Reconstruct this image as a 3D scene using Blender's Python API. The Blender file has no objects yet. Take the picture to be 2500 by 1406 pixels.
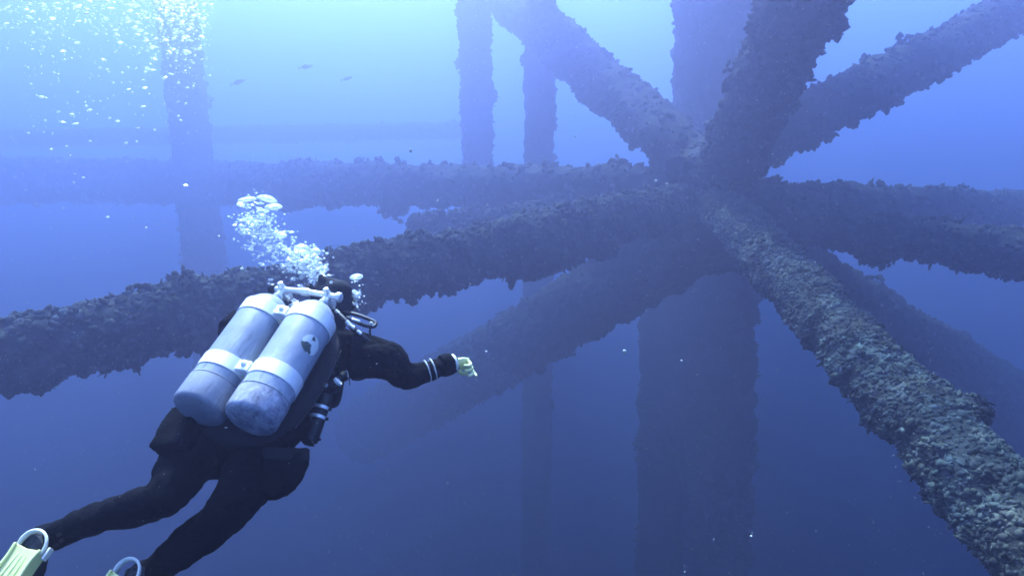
import bpy, bmesh, math, random
import numpy as np
from mathutils import Vector, Matrix

rng = np.random.default_rng(11)
random.seed(11)
SC = bpy.context.scene
COL = SC.collection

# ------------------------------------------------------------------ camera
PITCH = math.radians(-14.5)
HFOV = math.radians(75.0)
cam_d = bpy.data.cameras.new('camera')
cam = bpy.data.objects.new('camera', cam_d)
COL.objects.link(cam)
cam_d.sensor_width = 36.0
cam_d.lens = 18.0 / math.tan(HFOV / 2)
cam_d.clip_start = 0.05
cam_d.clip_end = 600.0
cam.location = (0, 0, 0)
cam.rotation_euler = (math.pi / 2 + PITCH, 0, 0)
SC.camera = cam
FPX = 1250.0 / math.tan(HFOV / 2)

# ------------------------------------------------------------------ world and sun
SUN_EL, SUN_AZ = math.radians(53), math.radians(-14)      # azimuth from +Y, minus is to the left
w = bpy.data.worlds.new('World')
SC.world = w
w.use_nodes = True
nt = w.node_tree
nt.nodes.clear()
sky = nt.nodes.new('ShaderNodeTexSky')
sky.sky_type = 'NISHITA'
sky.sun_disc = False
sky.sun_elevation = SUN_EL
sky.sun_rotation = SUN_AZ
bg = nt.nodes.new('ShaderNodeBackground')
bg.inputs['Strength'].default_value = 0.13
wo = nt.nodes.new('ShaderNodeOutputWorld')
nt.links.new(sky.outputs[0], bg.inputs['Color'])
nt.links.new(bg.outputs[0], wo.inputs['Surface'])

sun_l = bpy.data.lights.new('sun', 'SUN')
sun_l.energy = 5.0
sun_l.angle = math.radians(0.5)
sun_l.color = (1.0, 0.97, 0.92)
sun = bpy.data.objects.new('sun', sun_l)
COL.objects.link(sun)
SUN_DIR = Vector((math.sin(SUN_AZ) * math.cos(SUN_EL), math.cos(SUN_AZ) * math.cos(SUN_EL), math.sin(SUN_EL)))
sun.rotation_euler = SUN_DIR.to_track_quat('Z', 'Y').to_euler()
sun.location = SUN_DIR * 60

SC.view_settings.view_transform = 'Standard'
SC.view_settings.look = 'None'
SC.view_settings.gamma = 1.0
SC.view_settings.use_curve_mapping = False
SC.view_settings.exposure = 2.25
SC.cycles.pixel_filter_type = 'BLACKMAN_HARRIS'
SC.cycles.filter_width = 1.7
SC.render.engine = 'CYCLES'
SC.cycles.use_denoising = True
SC.cycles.max_bounces = 6
SC.cycles.diffuse_bounces = 2
SC.cycles.glossy_bounces = 2
SC.cycles.transmission_bounces = 3
SC.cycles.transparent_max_bounces = 24
SC.cycles.volume_bounces = 1

# ------------------------------------------------------------------ the water body (haze)
def box_mesh(name, lo, hi):
    x0, y0, z0 = lo
    x1, y1, z1 = hi
    v = [(x0, y0, z0), (x1, y0, z0), (x1, y1, z0), (x0, y1, z0), (x0, y0, z1), (x1, y0, z1), (x1, y1, z1), (x0, y1, z1)]
    f = [(0, 3, 2, 1), (4, 5, 6, 7), (0, 1, 5, 4), (1, 2, 6, 5), (2, 3, 7, 6), (3, 0, 4, 7)]
    me = bpy.data.meshes.new(name)
    me.from_pydata(v, [], f)
    return me

hm = bpy.data.materials.new('water_haze')
hm.use_nodes = True
hn = hm.node_tree
hn.nodes.clear()
pv = hn.nodes.new('ShaderNodeVolumePrincipled')
pv.inputs['Color'].default_value = (0.350, 0.358, 0.66, 1)
pv.inputs['Absorption Color'].default_value = (0.0, 0.12, 0.70, 1)
pv.inputs['Density'].default_value = 0.047
pv.inputs['Density Attribute'].default_value = ''
pv.inputs['Anisotropy'].default_value = 0.78
ho = hn.nodes.new('ShaderNodeOutputMaterial')
hn.links.new(pv.outputs[0], ho.inputs['Volume'])
haze = bpy.data.objects.new('haze', box_mesh('haze', (-180, -90, -70), (180, 220, 21)))
haze.data.materials.append(hm)
haze['kind'] = 'stuff'
haze['label'] = 'blue sea water filling the whole view and fading far things'
COL.objects.link(haze)

# ------------------------------------------------------------------ helpers
CAM_M = Matrix.Rotation(math.pi / 2 + PITCH, 3, 'X')

def C3(x, y, z):
    """camera axes (x right, y up, z towards the viewer) to world"""
    return CAM_M @ Vector((x, y, z))

def P(px, py, d):
    """pixel of the 2500 px photograph at distance d along the optical axis -> world point"""
    return C3((px - 1250.0) / FPX * d, -(py - 703.0) / FPX * d, -d)

def empty(name, loc, label=None, cat=None, group=None, rot=None):
    o = bpy.data.objects.new(name, None)
    o.empty_display_size = 0.1
    COL.objects.link(o)
    o.location = loc
    if rot is not None:
        o.rotation_euler = rot
    tag(o, label, cat, group)
    return o

def tag(o, label=None, cat=None, group=None, kind=None):
    for k, v in (('label', label), ('category', cat), ('group', group), ('kind', kind)):
        if v:
            o[k] = v
    return o

def link(name, me, mat=None, parent=None):
    o = bpy.data.objects.new(name, me)
    COL.objects.link(o)
    if mat:
        me.materials.append(mat)
    if parent is not None:
        o.parent = parent
    return o

def np_mesh(name, verts, faces, smooth=True):
    """verts (n,3); faces: array (m,k) with k = 3 or 4"""
    verts = np.asarray(verts, dtype=np.float32)
    faces = np.asarray(faces, dtype=np.int32)
    me = bpy.data.meshes.new(name)
    me.vertices.add(len(verts))
    me.vertices.foreach_set('co', verts.ravel())
    k = faces.shape[1]
    me.loops.add(faces.size)
    me.loops.foreach_set('vertex_index', faces.ravel())
    me.polygons.add(len(faces))
    me.polygons.foreach_set('loop_start', np.arange(0, faces.size, k, dtype=np.int32))
    me.polygons.foreach_set('use_smooth', np.full(len(faces), smooth))
    me.update(calc_edges=True)
    me.validate()
    return me

def _h(ix, iy, iz, s):
    n = (ix.astype(np.uint32) * np.uint32(374761393) + iy.astype(np.uint32) * np.uint32(668265263)
         + iz.astype(np.uint32) * np.uint32(2147483647) + np.uint32(s) * np.uint32(1274126177))
    n = (n ^ (n >> np.uint32(13))) * np.uint32(1274126177)
    n = n ^ (n >> np.uint32(16))
    return n.astype(np.float64) / 4294967295.0

def vnoise(p, s=0):
    """value noise in -1..1 at points (n,3)"""
    f = np.floor(p)
    i = f.astype(np.int64)
    t = p - f
    t = t * t * (3 - 2 * t)
    out = 0
    for dx in (0, 1):
        for dy in (0, 1):
            for dz in (0, 1):
                wgt = (t[:, 0] if dx else 1 - t[:, 0]) * (t[:, 1] if dy else 1 - t[:, 1]) * (t[:, 2] if dz else 1 - t[:, 2])
                out = out + wgt * _h(i[:, 0] + dx + 5000, i[:, 1] + dy + 5000, i[:, 2] + dz + 5000, s)
    return out * 2 - 1

def fbm(p, octs=4, s=0, lac=2.1, gain=0.5):
    a, tot = 1.0, 0
    q = p.copy()
    for k in range(octs):
        tot = tot + a * vnoise(q, s + k)
        q = q * lac + 17.3
        a *= gain
    return tot

# ------------------------------------------------------------------ materials
def mat(name, base, rough=0.6, metal=0.0, spec=0.4, noise=None, bump=None):
    """noise = (scale, dark colour, light colour [, detail]); bump = (scale, strength)"""
    m = bpy.data.materials.new(name)
    m.use_nodes = True
    n = m.node_tree
    b = n.nodes['Principled BSDF']
    b.inputs['Base Color'].default_value = (*base, 1)
    b.inputs['Roughness'].default_value = rough
    b.inputs['Metallic'].default_value = metal
    b.inputs['Specular IOR Level'].default_value = spec
    tc = n.nodes.new('ShaderNodeTexCoord')
    if noise:
        t = n.nodes.new('ShaderNodeTexNoise')
        t.inputs['Scale'].default_value = noise[0]
        t.inputs['Detail'].default_value = 6
        r = n.nodes.new('ShaderNodeValToRGB')
        r.color_ramp.elements[0].position = 0.36
        r.color_ramp.elements[1].position = 0.66
        r.color_ramp.elements[0].color = (*noise[1], 1)
        r.color_ramp.elements[1].color = (*noise[2], 1)
        n.links.new(tc.outputs['Object'], t.inputs['Vector'])
        n.links.new(t.outputs[0], r.inputs[0])
        n.links.new(r.outputs[0], b.inputs['Base Color'])
    if bump:
        t2 = n.nodes.new('ShaderNodeTexNoise')
        t2.inputs['Scale'].default_value = bump[0]
        t2.inputs['Detail'].default_value = 5
        bp = n.nodes.new('ShaderNodeBump')
        bp.inputs['Strength'].default_value = bump[1]
        bp.inputs['Distance'].default_value = 0.02
        n.links.new(tc.outputs['Object'], t2.inputs['Vector'])
        n.links.new(t2.outputs[0], bp.inputs['Height'])
        n.links.new(bp.outputs[0], b.inputs['Normal'])
    return m

def growth_material():
    m = mat('marine_growth', (0.1, 0.1, 0.08), 0.9, spec=0.2, noise=(5.0, (0.013, 0.016, 0.016), (0.072, 0.082, 0.074)), bump=(40, 0.6))
    n = m.node_tree
    b = n.nodes['Principled BSDF']
    src = b.inputs['Base Color'].links[0].from_socket
    at = n.nodes.new('ShaderNodeAttribute')
    at.attribute_name = 'tint'
    mx = n.nodes.new('ShaderNodeMix')
    mx.data_type = 'RGBA'
    mx.blend_type = 'MULTIPLY'
    mx.inputs['Factor'].default_value = 1.0
    t2 = n.nodes.new('ShaderNodeTexNoise')
    t2.inputs['Scale'].default_value = 1.7
    t2.inputs['Detail'].default_value = 3
    tc = n.nodes.new('ShaderNodeTexCoord')
    n.links.new(tc.outputs['Object'], t2.inputs['Vector'])
    r2 = n.nodes.new('ShaderNodeValToRGB')
    r2.color_ramp.elements[0].position = 0.38
    r2.color_ramp.elements[1].position = 0.62
    r2.color_ramp.elements[0].color = (0.72, 0.92, 0.98, 1)
    r2.color_ramp.elements[1].color = (1.06, 1.04, 0.92, 1)
    n.links.new(t2.outputs[0], r2.inputs[0])
    mz = n.nodes.new('ShaderNodeMix')
    mz.data_type = 'RGBA'
    mz.blend_type = 'MULTIPLY'
    mz.inputs['Factor'].default_value = 1.0
    n.links.new(src, mz.inputs[6])
    n.links.new(r2.outputs[0], mz.inputs[7])
    src = mz.outputs[2]
    n.links.new(src, mx.inputs[6])
    n.links.new(at.outputs['Color'], mx.inputs[7])
    n.links.new(mx.outputs[2], b.inputs['Base Color'])
    return m

M_GROWTH = growth_material()

# ------------------------------------------------------------------ the jacket of the platform
def icosa():
    t = (1 + 5 ** 0.5) / 2
    v = np.array([(-1, t, 0), (1, t, 0), (-1, -t, 0), (1, -t, 0), (0, -1, t), (0, 1, t), (0, -1, -t), (0, 1, -t),
                  (t, 0, -1), (t, 0, 1), (-t, 0, -1), (-t, 0, 1)], dtype=float)
    v /= np.linalg.norm(v[0])
    f = np.array([(0, 11, 5), (0, 5, 1), (0, 1, 7), (0, 7, 10), (0, 10, 11), (1, 5, 9), (5, 11, 4), (11, 10, 2), (10, 7, 6), (7, 1, 8),
                  (3, 9, 4), (3, 4, 2), (3, 2, 6), (3, 6, 8), (3, 8, 9), (4, 9, 5), (2, 4, 11), (6, 2, 10), (8, 6, 7), (9, 8, 1)])
    return v, f
ICO_V, ICO_F = icosa()

def set_tint(me, per_vert_rgb):
    a = me.color_attributes.new('tint', 'FLOAT_COLOR', 'POINT')
    buf = np.ones((len(me.vertices), 4), dtype=np.float32)
    buf[:, :3] = per_vert_rgb
    a.data.foreach_set('color', buf.ravel())

def rand_rot(n):
    q = rng.normal(size=(n, 4))
    q /= np.linalg.norm(q, axis=1)[:, None]
    a, b, c, d = q.T
    return np.stack([np.stack([1 - 2 * (c * c + d * d), 2 * (b * c - a * d), 2 * (b * d + a * c)], -1),
                     np.stack([2 * (b * c + a * d), 1 - 2 * (b * b + d * d), 2 * (c * d - a * b)], -1),
                     np.stack([2 * (b * d - a * c), 2 * (c * d + a * b), 1 - 2 * (b * b + c * c)], -1)], 1)

def member(parent, name, p0, p1, r0, r1, cell, clump, n_clump, rough=0.22, seed=0, hang=0.0, tufts=None, label=None, bright=0.62, fine=False):
    """a steel tube under a thick crust: displaced tube (part) and a coat of clumps and shells (sub-part)"""
    cell, clump, hang = cell * K, clump * K, hang * K
    org = np.array(parent.location)
    a, b = np.array(p0), np.array(p1)
    L = np.linalg.norm(b - a)
    ax = (b - a) / L
    up = np.array([0, 0, 1.0]) if abs(ax[2]) < 0.9 else np.array([0, 1.0, 0])
    e1 = np.cross(ax, up); e1 /= np.linalg.norm(e1)
    e2 = np.cross(e1, ax)
    nu = int(max(24, min(140, 2 * math.pi * (r0 + r1) / 2 / cell)))
    nv = int(max(24, min(900, L / cell)))
    # the surface: a function of (s along, angle)
    def surf(s, th):
        rad = r0 + (r1 - r0) * s
        nrm = np.cos(th)[:, None] * e1 + np.sin(th)[:, None] * e2
        base = a + s[:, None] * (b - a)
        p = base + nrm * rad[:, None]
        p_ = p / K
        d = 0.55 * fbm(p_ * 1.3, 3, seed) + 0.45 * fbm(p_ * 4.2, 3, seed + 9) + 0.22 * np.abs(fbm(p_ * 13.0, 2, seed + 20))
        dr = rough * rad * (d + 0.5 * np.clip(vnoise(p_ * 2.6, seed + 60), 0, 1) ** 2)
        low = np.clip(-nrm[:, 2], 0, 1)
        dr = dr + hang * low * np.clip(vnoise(p_ * 2.3, seed + 40) - 0.15, 0, 1) * 2
        if tufts:
            for (ts, tth, tw, th_) in tufts:
                q = a + ts * (b - a) + (math.cos(tth) * e1 + math.sin(tth) * e2) * (r0 + (r1 - r0) * ts)
                dr = dr + K * th_ * np.exp(-np.sum((p - q) ** 2, axis=1) / (K * tw) ** 2)
        return base + nrm * (rad + dr)[:, None], nrm
    S, T = np.meshgrid(np.linspace(0, 1, nv), np.arange(nu) / nu * 2 * math.pi, indexing='ij')
    pts, _ = surf(S.ravel(), T.ravel())
    i = np.arange(nv - 1)[:, None] * nu
    j = np.arange(nu)[None, :]
    j2 = (j + 1) % nu
    quads = np.stack([i + j, i + j2, i + nu + j2, i + nu + j], -1).reshape(-1, 4)
    me = np_mesh(name, pts - org, quads)
    val = 0.75 + 0.25 * fbm(pts * 6 / K, 2, seed + 70)
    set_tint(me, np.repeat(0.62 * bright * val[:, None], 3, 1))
    o = link(name, me, M_GROWTH, parent)
    if label:
        o['label'] = label
    # the clumps
    n = n_clump
    BV, BF = ICO_V, ICO_F
    nb = len(BV)
    s = rng.random(n)
    th = rng.random(n) * 2 * math.pi
    size = clump * (0.35 + 0.9 * rng.random(n) ** 2 + (0.9 if fine else 0.3) * rng.random(n) ** 9)
    lift = size * (0.0 if fine else 0.12)
    # shaggy tufts: every tuft is a handful of clumps reaching out from the crust
    nt_ = n // 45
    k = 14
    cs_, ct_ = rng.random(nt_), rng.random(nt_) * 2 * math.pi
    ii = np.arange(nt_ * k)
    tr_ = np.repeat(clump * (0.8 + 2.0 * rng.random(nt_) ** 2), k)
    hh = rng.random(nt_ * k)
    s2 = np.repeat(cs_, k) + rng.normal(size=nt_ * k) * tr_ * (0.75 - 0.5 * hh) / L
    t2 = np.repeat(ct_, k) + rng.normal(size=nt_ * k) * tr_ * (0.75 - 0.5 * hh) / r0
    s[ii], th[ii] = np.clip(s2, 0, 1), t2
    c, nrm = surf(s, th)
    lift[ii] += tr_ * hh * 0.7
    size[ii] = np.maximum(size[ii], 0.55 * clump)
    R = rand_rot(n)
    sc = np.stack([1.15 * np.ones(n), 0.6 + 0.4 * rng.random(n), 0.40 + 0.4 * rng.random(n)], 1)
    strand = rng.random(n) < (0.22 if fine else 0.05)
    sc[strand] = np.stack([1.9 * np.ones(strand.sum()), 0.30 + 0.1 * rng.random(strand.sum()), 0.25 * np.ones(strand.sum())], 1)
    jit = 1 + 0.16 * rng.normal(size=(n, nb))
    V = BV[None] * jit[:, :, None] * (sc * size[:, None])[:, None, :]
    V = np.einsum('nij,nkj->nki', R, V) + (c + nrm * lift[:, None])[:, None, :]
    F = BF[None] + (np.arange(n) * nb)[:, None, None]
    me2 = np_mesh('marine_growth', V.reshape(-1, 3) - org, F.reshape(-1, 3))
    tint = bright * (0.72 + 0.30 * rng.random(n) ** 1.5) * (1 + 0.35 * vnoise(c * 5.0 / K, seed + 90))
    col = np.stack([tint * (0.95 + 0.15 * rng.random(n)), tint, tint * (0.85 + 0.2 * rng.random(n))], 1)
    pale = (rng.random(n) < 0.016) & (size < clump * (1.3 if fine else 0.9))
    col[pale] = np.array([2.4, 2.5, 2.3]) * (0.6 + 0.6 * rng.random(pale.sum()))[:, None]
    set_tint(me2, np.repeat(col, nb, axis=0))
    g = link('marine_growth', me2, M_GROWTH, o)
    g['kind'] = 'stuff'
    return o

K = 1.5             # size of the steelwork: legs a good 2 m thick, braces about 1 m
def dist(d):
    return K * d * (1.05 + 0.5 * min(1.0, max(0.0, (d - 10.0) / 5.0)))
JUNC = P(1725, 470, 10.5 * K)
jacket = empty('platform_jacket', JUNC, 'sunken steel rig frame of legs and braces meeting at one joint, crusted with marine growth', 'platform')

def extend(p, q, k0, k1):
    d = q - p
    return p + d * k0, p + d * k1

def mem(name, A, B, k0=0.0, k1=1.0, **kw):
    """A, B = (px, py, depth, width in px): two stations on the tube; k0, k1 stretch it past them"""
    da, db = dist(A[2]), dist(B[2])
    p, q = P(A[0], A[1], da), P(B[0], B[1], db)
    ra, rb = A[3] * da / FPX / 2, B[3] * db / FPX / 2
    e0, e1 = extend(p, q, k0, k1)
    R0, R1 = ra + (rb - ra) * k0, ra + (rb - ra) * k1
    return member(jacket, name, e0, e1, max(R0, 0.12), max(R1, 0.12), **kw)

def build_jacket():
    # main leg
    mem('leg', (1755, 0, 11.8, 208), (1726, 1000, 17.0, 206), -0.35, 1.9, cell=0.045, clump=0.075, n_clump=2908, rough=0.2, seed=1)
    # the thickened node where the braces meet
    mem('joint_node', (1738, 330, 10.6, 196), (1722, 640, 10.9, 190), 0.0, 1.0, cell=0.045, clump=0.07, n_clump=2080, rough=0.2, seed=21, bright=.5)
    # brace to the upper right, coming towards the viewer
    mem('diagonal_brace', (1760, 440, 9.4, 125), (1962, -10, 6.1, 178), -0.2, 1.5, cell=0.03, clump=0.055, n_clump=2908, rough=0.28, seed=2, label='dark diagonal brace rising towards the viewer')
    # brace to the far upper right
    mem('diagonal_brace', (1760, 400, 9.7, 125), (2440, 50, 11.0, 100), -0.10, 1.35, cell=0.045, clump=0.06, n_clump=2100, rough=0.28, seed=3)
    # brace to the upper left
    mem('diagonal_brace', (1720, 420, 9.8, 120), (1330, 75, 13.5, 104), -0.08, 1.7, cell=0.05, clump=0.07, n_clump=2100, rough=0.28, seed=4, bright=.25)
    # two uprights left of the joint
    mem('upright_tube', (1158, 0, 15.5, 76), (1166, 420, 15.5, 72), -0.4, 1.3, cell=0.06, clump=0.085, n_clump=1453, rough=0.22, seed=5)
    mem('upright_tube', (1320, 0, 13.2, 76), (1316, 420, 14.8, 72), -0.5, 8.0, cell=0.06, clump=0.08, n_clump=1776, rough=0.22, seed=6)
    # far leg at the left
    mem('leg', (428, 0, 19.5, 88), (500, 640, 19.5, 92), -0.4, 1.5, cell=0.09, clump=0.12, n_clump=1130, rough=0.15, seed=7, label='faint far leg')
    # level beam running left behind
    mem('level_brace', (1690, 455, 10.3, 92), (520, 448, 19.0, 94), 0.0, 1.02, cell=0.06, clump=0.09, n_clump=2260, rough=0.26, seed=8, hang=0.22)
    mem('level_brace', (560, 447, 19.2, 96), (-60, 440, 20.6, 110), 0.0, 1.5, cell=0.09, clump=0.11, n_clump=1188, rough=0.2, seed=18, label='faint continuation of the far level beam to the left edge')
    # far level beam, higher
    mem('level_brace', (1150, 318, 27, 40), (0, 340, 27, 44), 0, 1.2, cell=0.12, clump=0.14, n_clump=484, rough=0.15, seed=9, label='faint farthest level beam')
    # near beam to the left
    mem('level_brace', (1680, 495, 9.6, 92), (200, 828, 6.1, 150), 0.0, 1.5, cell=0.024, clump=0.042, n_clump=14000, bright=0.85, rough=0.34, seed=10, hang=0.24,
        tufts=[(.634, -1.57, .09, .11), (.70, -1.5, .13, .12), (.60, -1.6, .07, .10), (.385, -1.57, .09, .14), (.40, -1.5, .05, .12), (.267, -1.57, .045, .20), (.585, 1.57, .15, .07), (.5, -1.57, .08, .07)], label='long beam running to the left behind the diver')
    # broken stub under the uprights
    mem('brace_stub', (1010, 548, 11.5, 48), (1380, 520, 10.8, 50), 0.0, 1.0, cell=0.04, clump=0.07, n_clump=807, rough=0.3, seed=11, hang=0.05)
    # lower left brace, fading
    mem('diagonal_brace', (1690, 590, 10.4, 165), (1100, 930, 17.5, 145), -0.08, 2.6, cell=0.06, clump=0.08, n_clump=2260, rough=0.25, seed=12)
    # near beam coming down to the right
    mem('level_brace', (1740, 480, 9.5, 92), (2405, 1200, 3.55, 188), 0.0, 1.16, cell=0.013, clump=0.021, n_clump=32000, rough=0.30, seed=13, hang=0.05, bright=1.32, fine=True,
        tufts=[(0.78, 2.7, 0.10, 0.14), (0.60, 0.6, 0.12, 0.05), (0.70, 0.2, .09, .05)], label='near beam running down to the lower right, shaggy with shells')
    # level beams to the right
    mem('level_brace', (1850, 488, 10.2, 85), (2480, 508, 12.5, 80), -0.1, 1.5, cell=0.05, clump=0.07, n_clump=1776, rough=0.26, seed=14)
    mem('level_brace', (1850, 520, 9.6, 88), (2480, 628, 8.6, 105), -0.1, 1.5, cell=0.04, clump=0.06, n_clump=2260, rough=0.32, seed=15, hang=0.2)
    # lower right brace, fading
    mem('diagonal_brace', (1830, 590, 10.4, 145), (2220, 840, 13.0, 155), -0.1, 4.5, cell=0.06, clump=0.08, n_clump=2260, rough=0.24, seed=16)
    # second pile behind the leg, below the joint
    mem('upright_tube', (1622, 640, 15.0, 110), (1610, 1300, 16.0, 105), 0.0, 2.1, cell=0.06, clump=0.08, n_clump=1292, rough=0.16, seed=17)

build_jacket()

# ------------------------------------------------------------------ shape tools for the smaller things
class Geo:
    def __init__(self):
        self.v, self.f = [], []

    def add(self, vs, fs):
        o = len(self.v)
        self.v += [tuple(x) for x in vs]
        self.f += [tuple(i + o for i in f) for f in fs]
        return self

    def tube(self, path, radii, ref=Vector((0, 0, 1)), seg=16, sub=4, cap=0.6, closed=False):
        pts = [Vector(p) for p in path]
        rad = [(r, r) if not isinstance(r, (tuple, list)) else tuple(r) for r in radii]
        n = len(pts)
        cs, rs = [], []
        rng_i = range(n) if closed else range(n - 1)
        for i in rng_i:
            if closed:
                p0, p1, p2, p3 = pts[(i - 1) % n], pts[i], pts[(i + 1) % n], pts[(i + 2) % n]
                ra, rb = rad[i], rad[(i + 1) % n]
            else:
                p1, p2 = pts[i], pts[i + 1]
                p0 = pts[i - 1] if i > 0 else p1 * 2 - p2
                p3 = pts[i + 2] if i + 2 < n else p2 * 2 - p1
                ra, rb = rad[i], rad[i + 1]
            for k in range(sub):
                t = k / sub
                q = 0.5 * ((2 * p1) + (p2 - p0) * t + (2 * p0 - 5 * p1 + 4 * p2 - p3) * t * t + (3 * p1 - p0 - 3 * p2 + p3) * t ** 3)
                e = t * t * (3 - 2 * t)
                cs.append(q)
                rs.append((ra[0] + (rb[0] - ra[0]) * e, ra[1] + (rb[1] - ra[1]) * e))
        if not closed:
            cs.append(pts[-1])
            rs.append(rad[-1])
            if cap > 0:
                t0 = (cs[0] - cs[1]).normalized()
                t1 = (cs[-1] - cs[-2]).normalized()
                m0, m1 = min(rs[0]), min(rs[-1])
                pre, post = [], []
                for a in (80, 55, 28):
                    c, si = math.cos(math.radians(a)), math.sin(math.radians(a))
                    pre.append((cs[0] + t0 * (m0 * si * cap), (rs[0][0] * c, rs[0][1] * c)))
                for a in (28, 55, 80):
                    c, si = math.cos(math.radians(a)), math.sin(math.radians(a))
                    post.append((cs[-1] + t1 * (m1 * si * cap), (rs[-1][0] * c, rs[-1][1] * c)))
                cs = [p for p, _ in pre] + cs + [p for p, _ in post]
                rs = [r for _, r in pre] + rs + [r for _, r in post]
        N = len(cs)
        vs, fs = [], []
        u = None
        for i in range(N):
            if closed:
                t = (cs[(i + 1) % N] - cs[(i - 1) % N])
            else:
                t = cs[min(i + 1, N - 1)] - cs[max(i - 1, 0)]
            t.normalize()
            base = ref if u is None or sub == 0 else ref
            uu = base - t * base.dot(t)
            if uu.length < 0.05:
                alt = u if u is not None else Vector((1, 0, 0.3))
                uu = alt - t * alt.dot(t)
            u = uu.normalized()
            w_ = t.cross(u)
            for k in range(seg):
                a = 2 * math.pi * k / seg
                vs.append(cs[i] + u * (math.cos(a) * rs[i][0]) + w_ * (math.sin(a) * rs[i][1]))
        M = N if closed else N - 1
        for i in range(M):
            i2 = (i + 1) % N
            for k in range(seg):
                k2 = (k + 1) % seg
                fs.append((i * seg + k, i * seg + k2, i2 * seg + k2, i2 * seg + k))
        if not closed:
            fs.append(tuple(range(seg - 1, -1, -1)))
            fs.append(tuple((N - 1) * seg + k for k in range(seg)))
        return self.add(vs, fs)

    def lathe(self, prof, M=Matrix.Identity(4), seg=32):
        """prof: (radius, height) pairs, turned about the local Z of M"""
        vs, fs = [], []
        for r, z in prof:
            for k in range(seg):
                a = 2 * math.pi * k / seg
                vs.append(M @ Vector((math.cos(a) * max(r, 1e-4), math.sin(a) * max(r, 1e-4), z)))
        n = len(prof)
        for i in range(n - 1):
            for k in range(seg):
                k2 = (k + 1) % seg
                fs.append((i * seg + k, i * seg + k2, (i + 1) * seg + k2, (i + 1) * seg + k))
        fs.append(tuple(range(seg - 1, -1, -1)))
        fs.append(tuple((n - 1) * seg + k for k in range(seg)))
        return self.add(vs, fs)

    def ball(self, c, r, M=None, seg=20, rings=12):
        r = (r, r, r) if not isinstance(r, (tuple, list)) else r
        vs, fs = [], []
        for i in range(rings + 1):
            ph = math.pi * i / rings
            s_ = max(math.sin(ph), 1e-3)
            for k in range(seg):
                a = 2 * math.pi * k / seg
                q = Vector((math.cos(a) * s_ * r[0], math.sin(a) * s_ * r[1], math.cos(ph) * r[2]))
                vs.append(Vector(c) + (M @ q if M is not None else q))
        for i in range(rings):
            for k in range(seg):
                k2 = (k + 1) % seg
                fs.append((i * seg + k, (i + 1) * seg + k, (i + 1) * seg + k2, i * seg + k2))
        fs.append(tuple(range(seg)))
        fs.append(tuple(rings * seg + k for k in range(seg - 1, -1, -1)))
        return self.add(vs, fs)

    def slab(self, outline, M, t):
        """outline: (x, y) list, counter-clockwise; plate from z = 0 to t in the frame M"""
        n = len(outline)
        vs = [M @ Vector((x, y, 0)) for x, y in outline] + [M @ Vector((x, y, t)) for x, y in outline]
        fs = [tuple(range(n - 1, -1, -1)), tuple(range(n, 2 * n))]
        for i in range(n):
            j = (i + 1) % n
            fs.append((i, j, n + j, n + i))
        return self.add(vs, fs)

    def mesh(self, name, org=Vector((0, 0, 0)), smooth=True):
        me = bpy.data.meshes.new(name)
        o = Vector(org)
        me.from_pydata([Vector(v) - o for v in self.v], [], self.f)
        me.update()
        if smooth:
            me.polygons.foreach_set('use_smooth', [True] * len(me.polygons))
        bm = bmesh.new()
        bm.from_mesh(me)
        bmesh.ops.recalc_face_normals(bm, faces=bm.faces)
        bm.to_mesh(me)
        bm.free()
        return me

    def part(self, name, m, parent=None, smooth=True, bevel=0, world=False):
        """world=True: coordinates are world ones and the parent has no rotation"""
        me = self.mesh(name, parent.location if (world and parent is not None) else (0, 0, 0), smooth)
        o = link(name, me, m, parent)
        if bevel:
            b = o.modifiers.new('bevel', 'BEVEL')
            b.width = bevel
            b.segments = 2
            b.limit_method = 'ANGLE'
        if smooth and bevel == 0:
            me.set_sharp_from_angle(angle=math.radians(40))
        return o

    def blended(self, name, voxel, smooth_n=5):
        """the pieces fused into one continuous skin"""
        me = self.mesh(name)
        o = bpy.data.objects.new(name, me)
        COL.objects.link(o)
        r = o.modifiers.new('r', 'REMESH')
        r.mode = 'VOXEL'
        r.voxel_size = voxel
        r.use_smooth_shade = True
        s_ = o.modifiers.new('s', 'SMOOTH')
        s_.factor = 0.5
        s_.iterations = smooth_n
        dg = bpy.context.evaluated_depsgraph_get()
        out = bpy.data.meshes.new_from_object(o.evaluated_get(dg))
        bpy.data.objects.remove(o)
        bpy.data.meshes.remove(me)
        out.name = name
        out.polygons.foreach_set('use_smooth', [True] * len(out.polygons))
        return out

def shift(me, org, disp=None):
    """move a mesh's origin to org; disp(points, normals) gives a displacement along the normals"""
    n = len(me.vertices)
    co = np.empty(n * 3, dtype=np.float32)
    me.vertices.foreach_get('co', co)
    co = co.reshape(-1, 3).astype(float)
    if disp is not None:
        no = np.empty(n * 3, dtype=np.float32)
        me.vertices.foreach_get('normal', no)
        no = no.reshape(-1, 3)
        co = co + no * disp(co, no)[:, None]
    co -= np.array(org)
    me.vertices.foreach_set('co', co.astype(np.float32).ravel())
    me.update()
    return me

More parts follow.
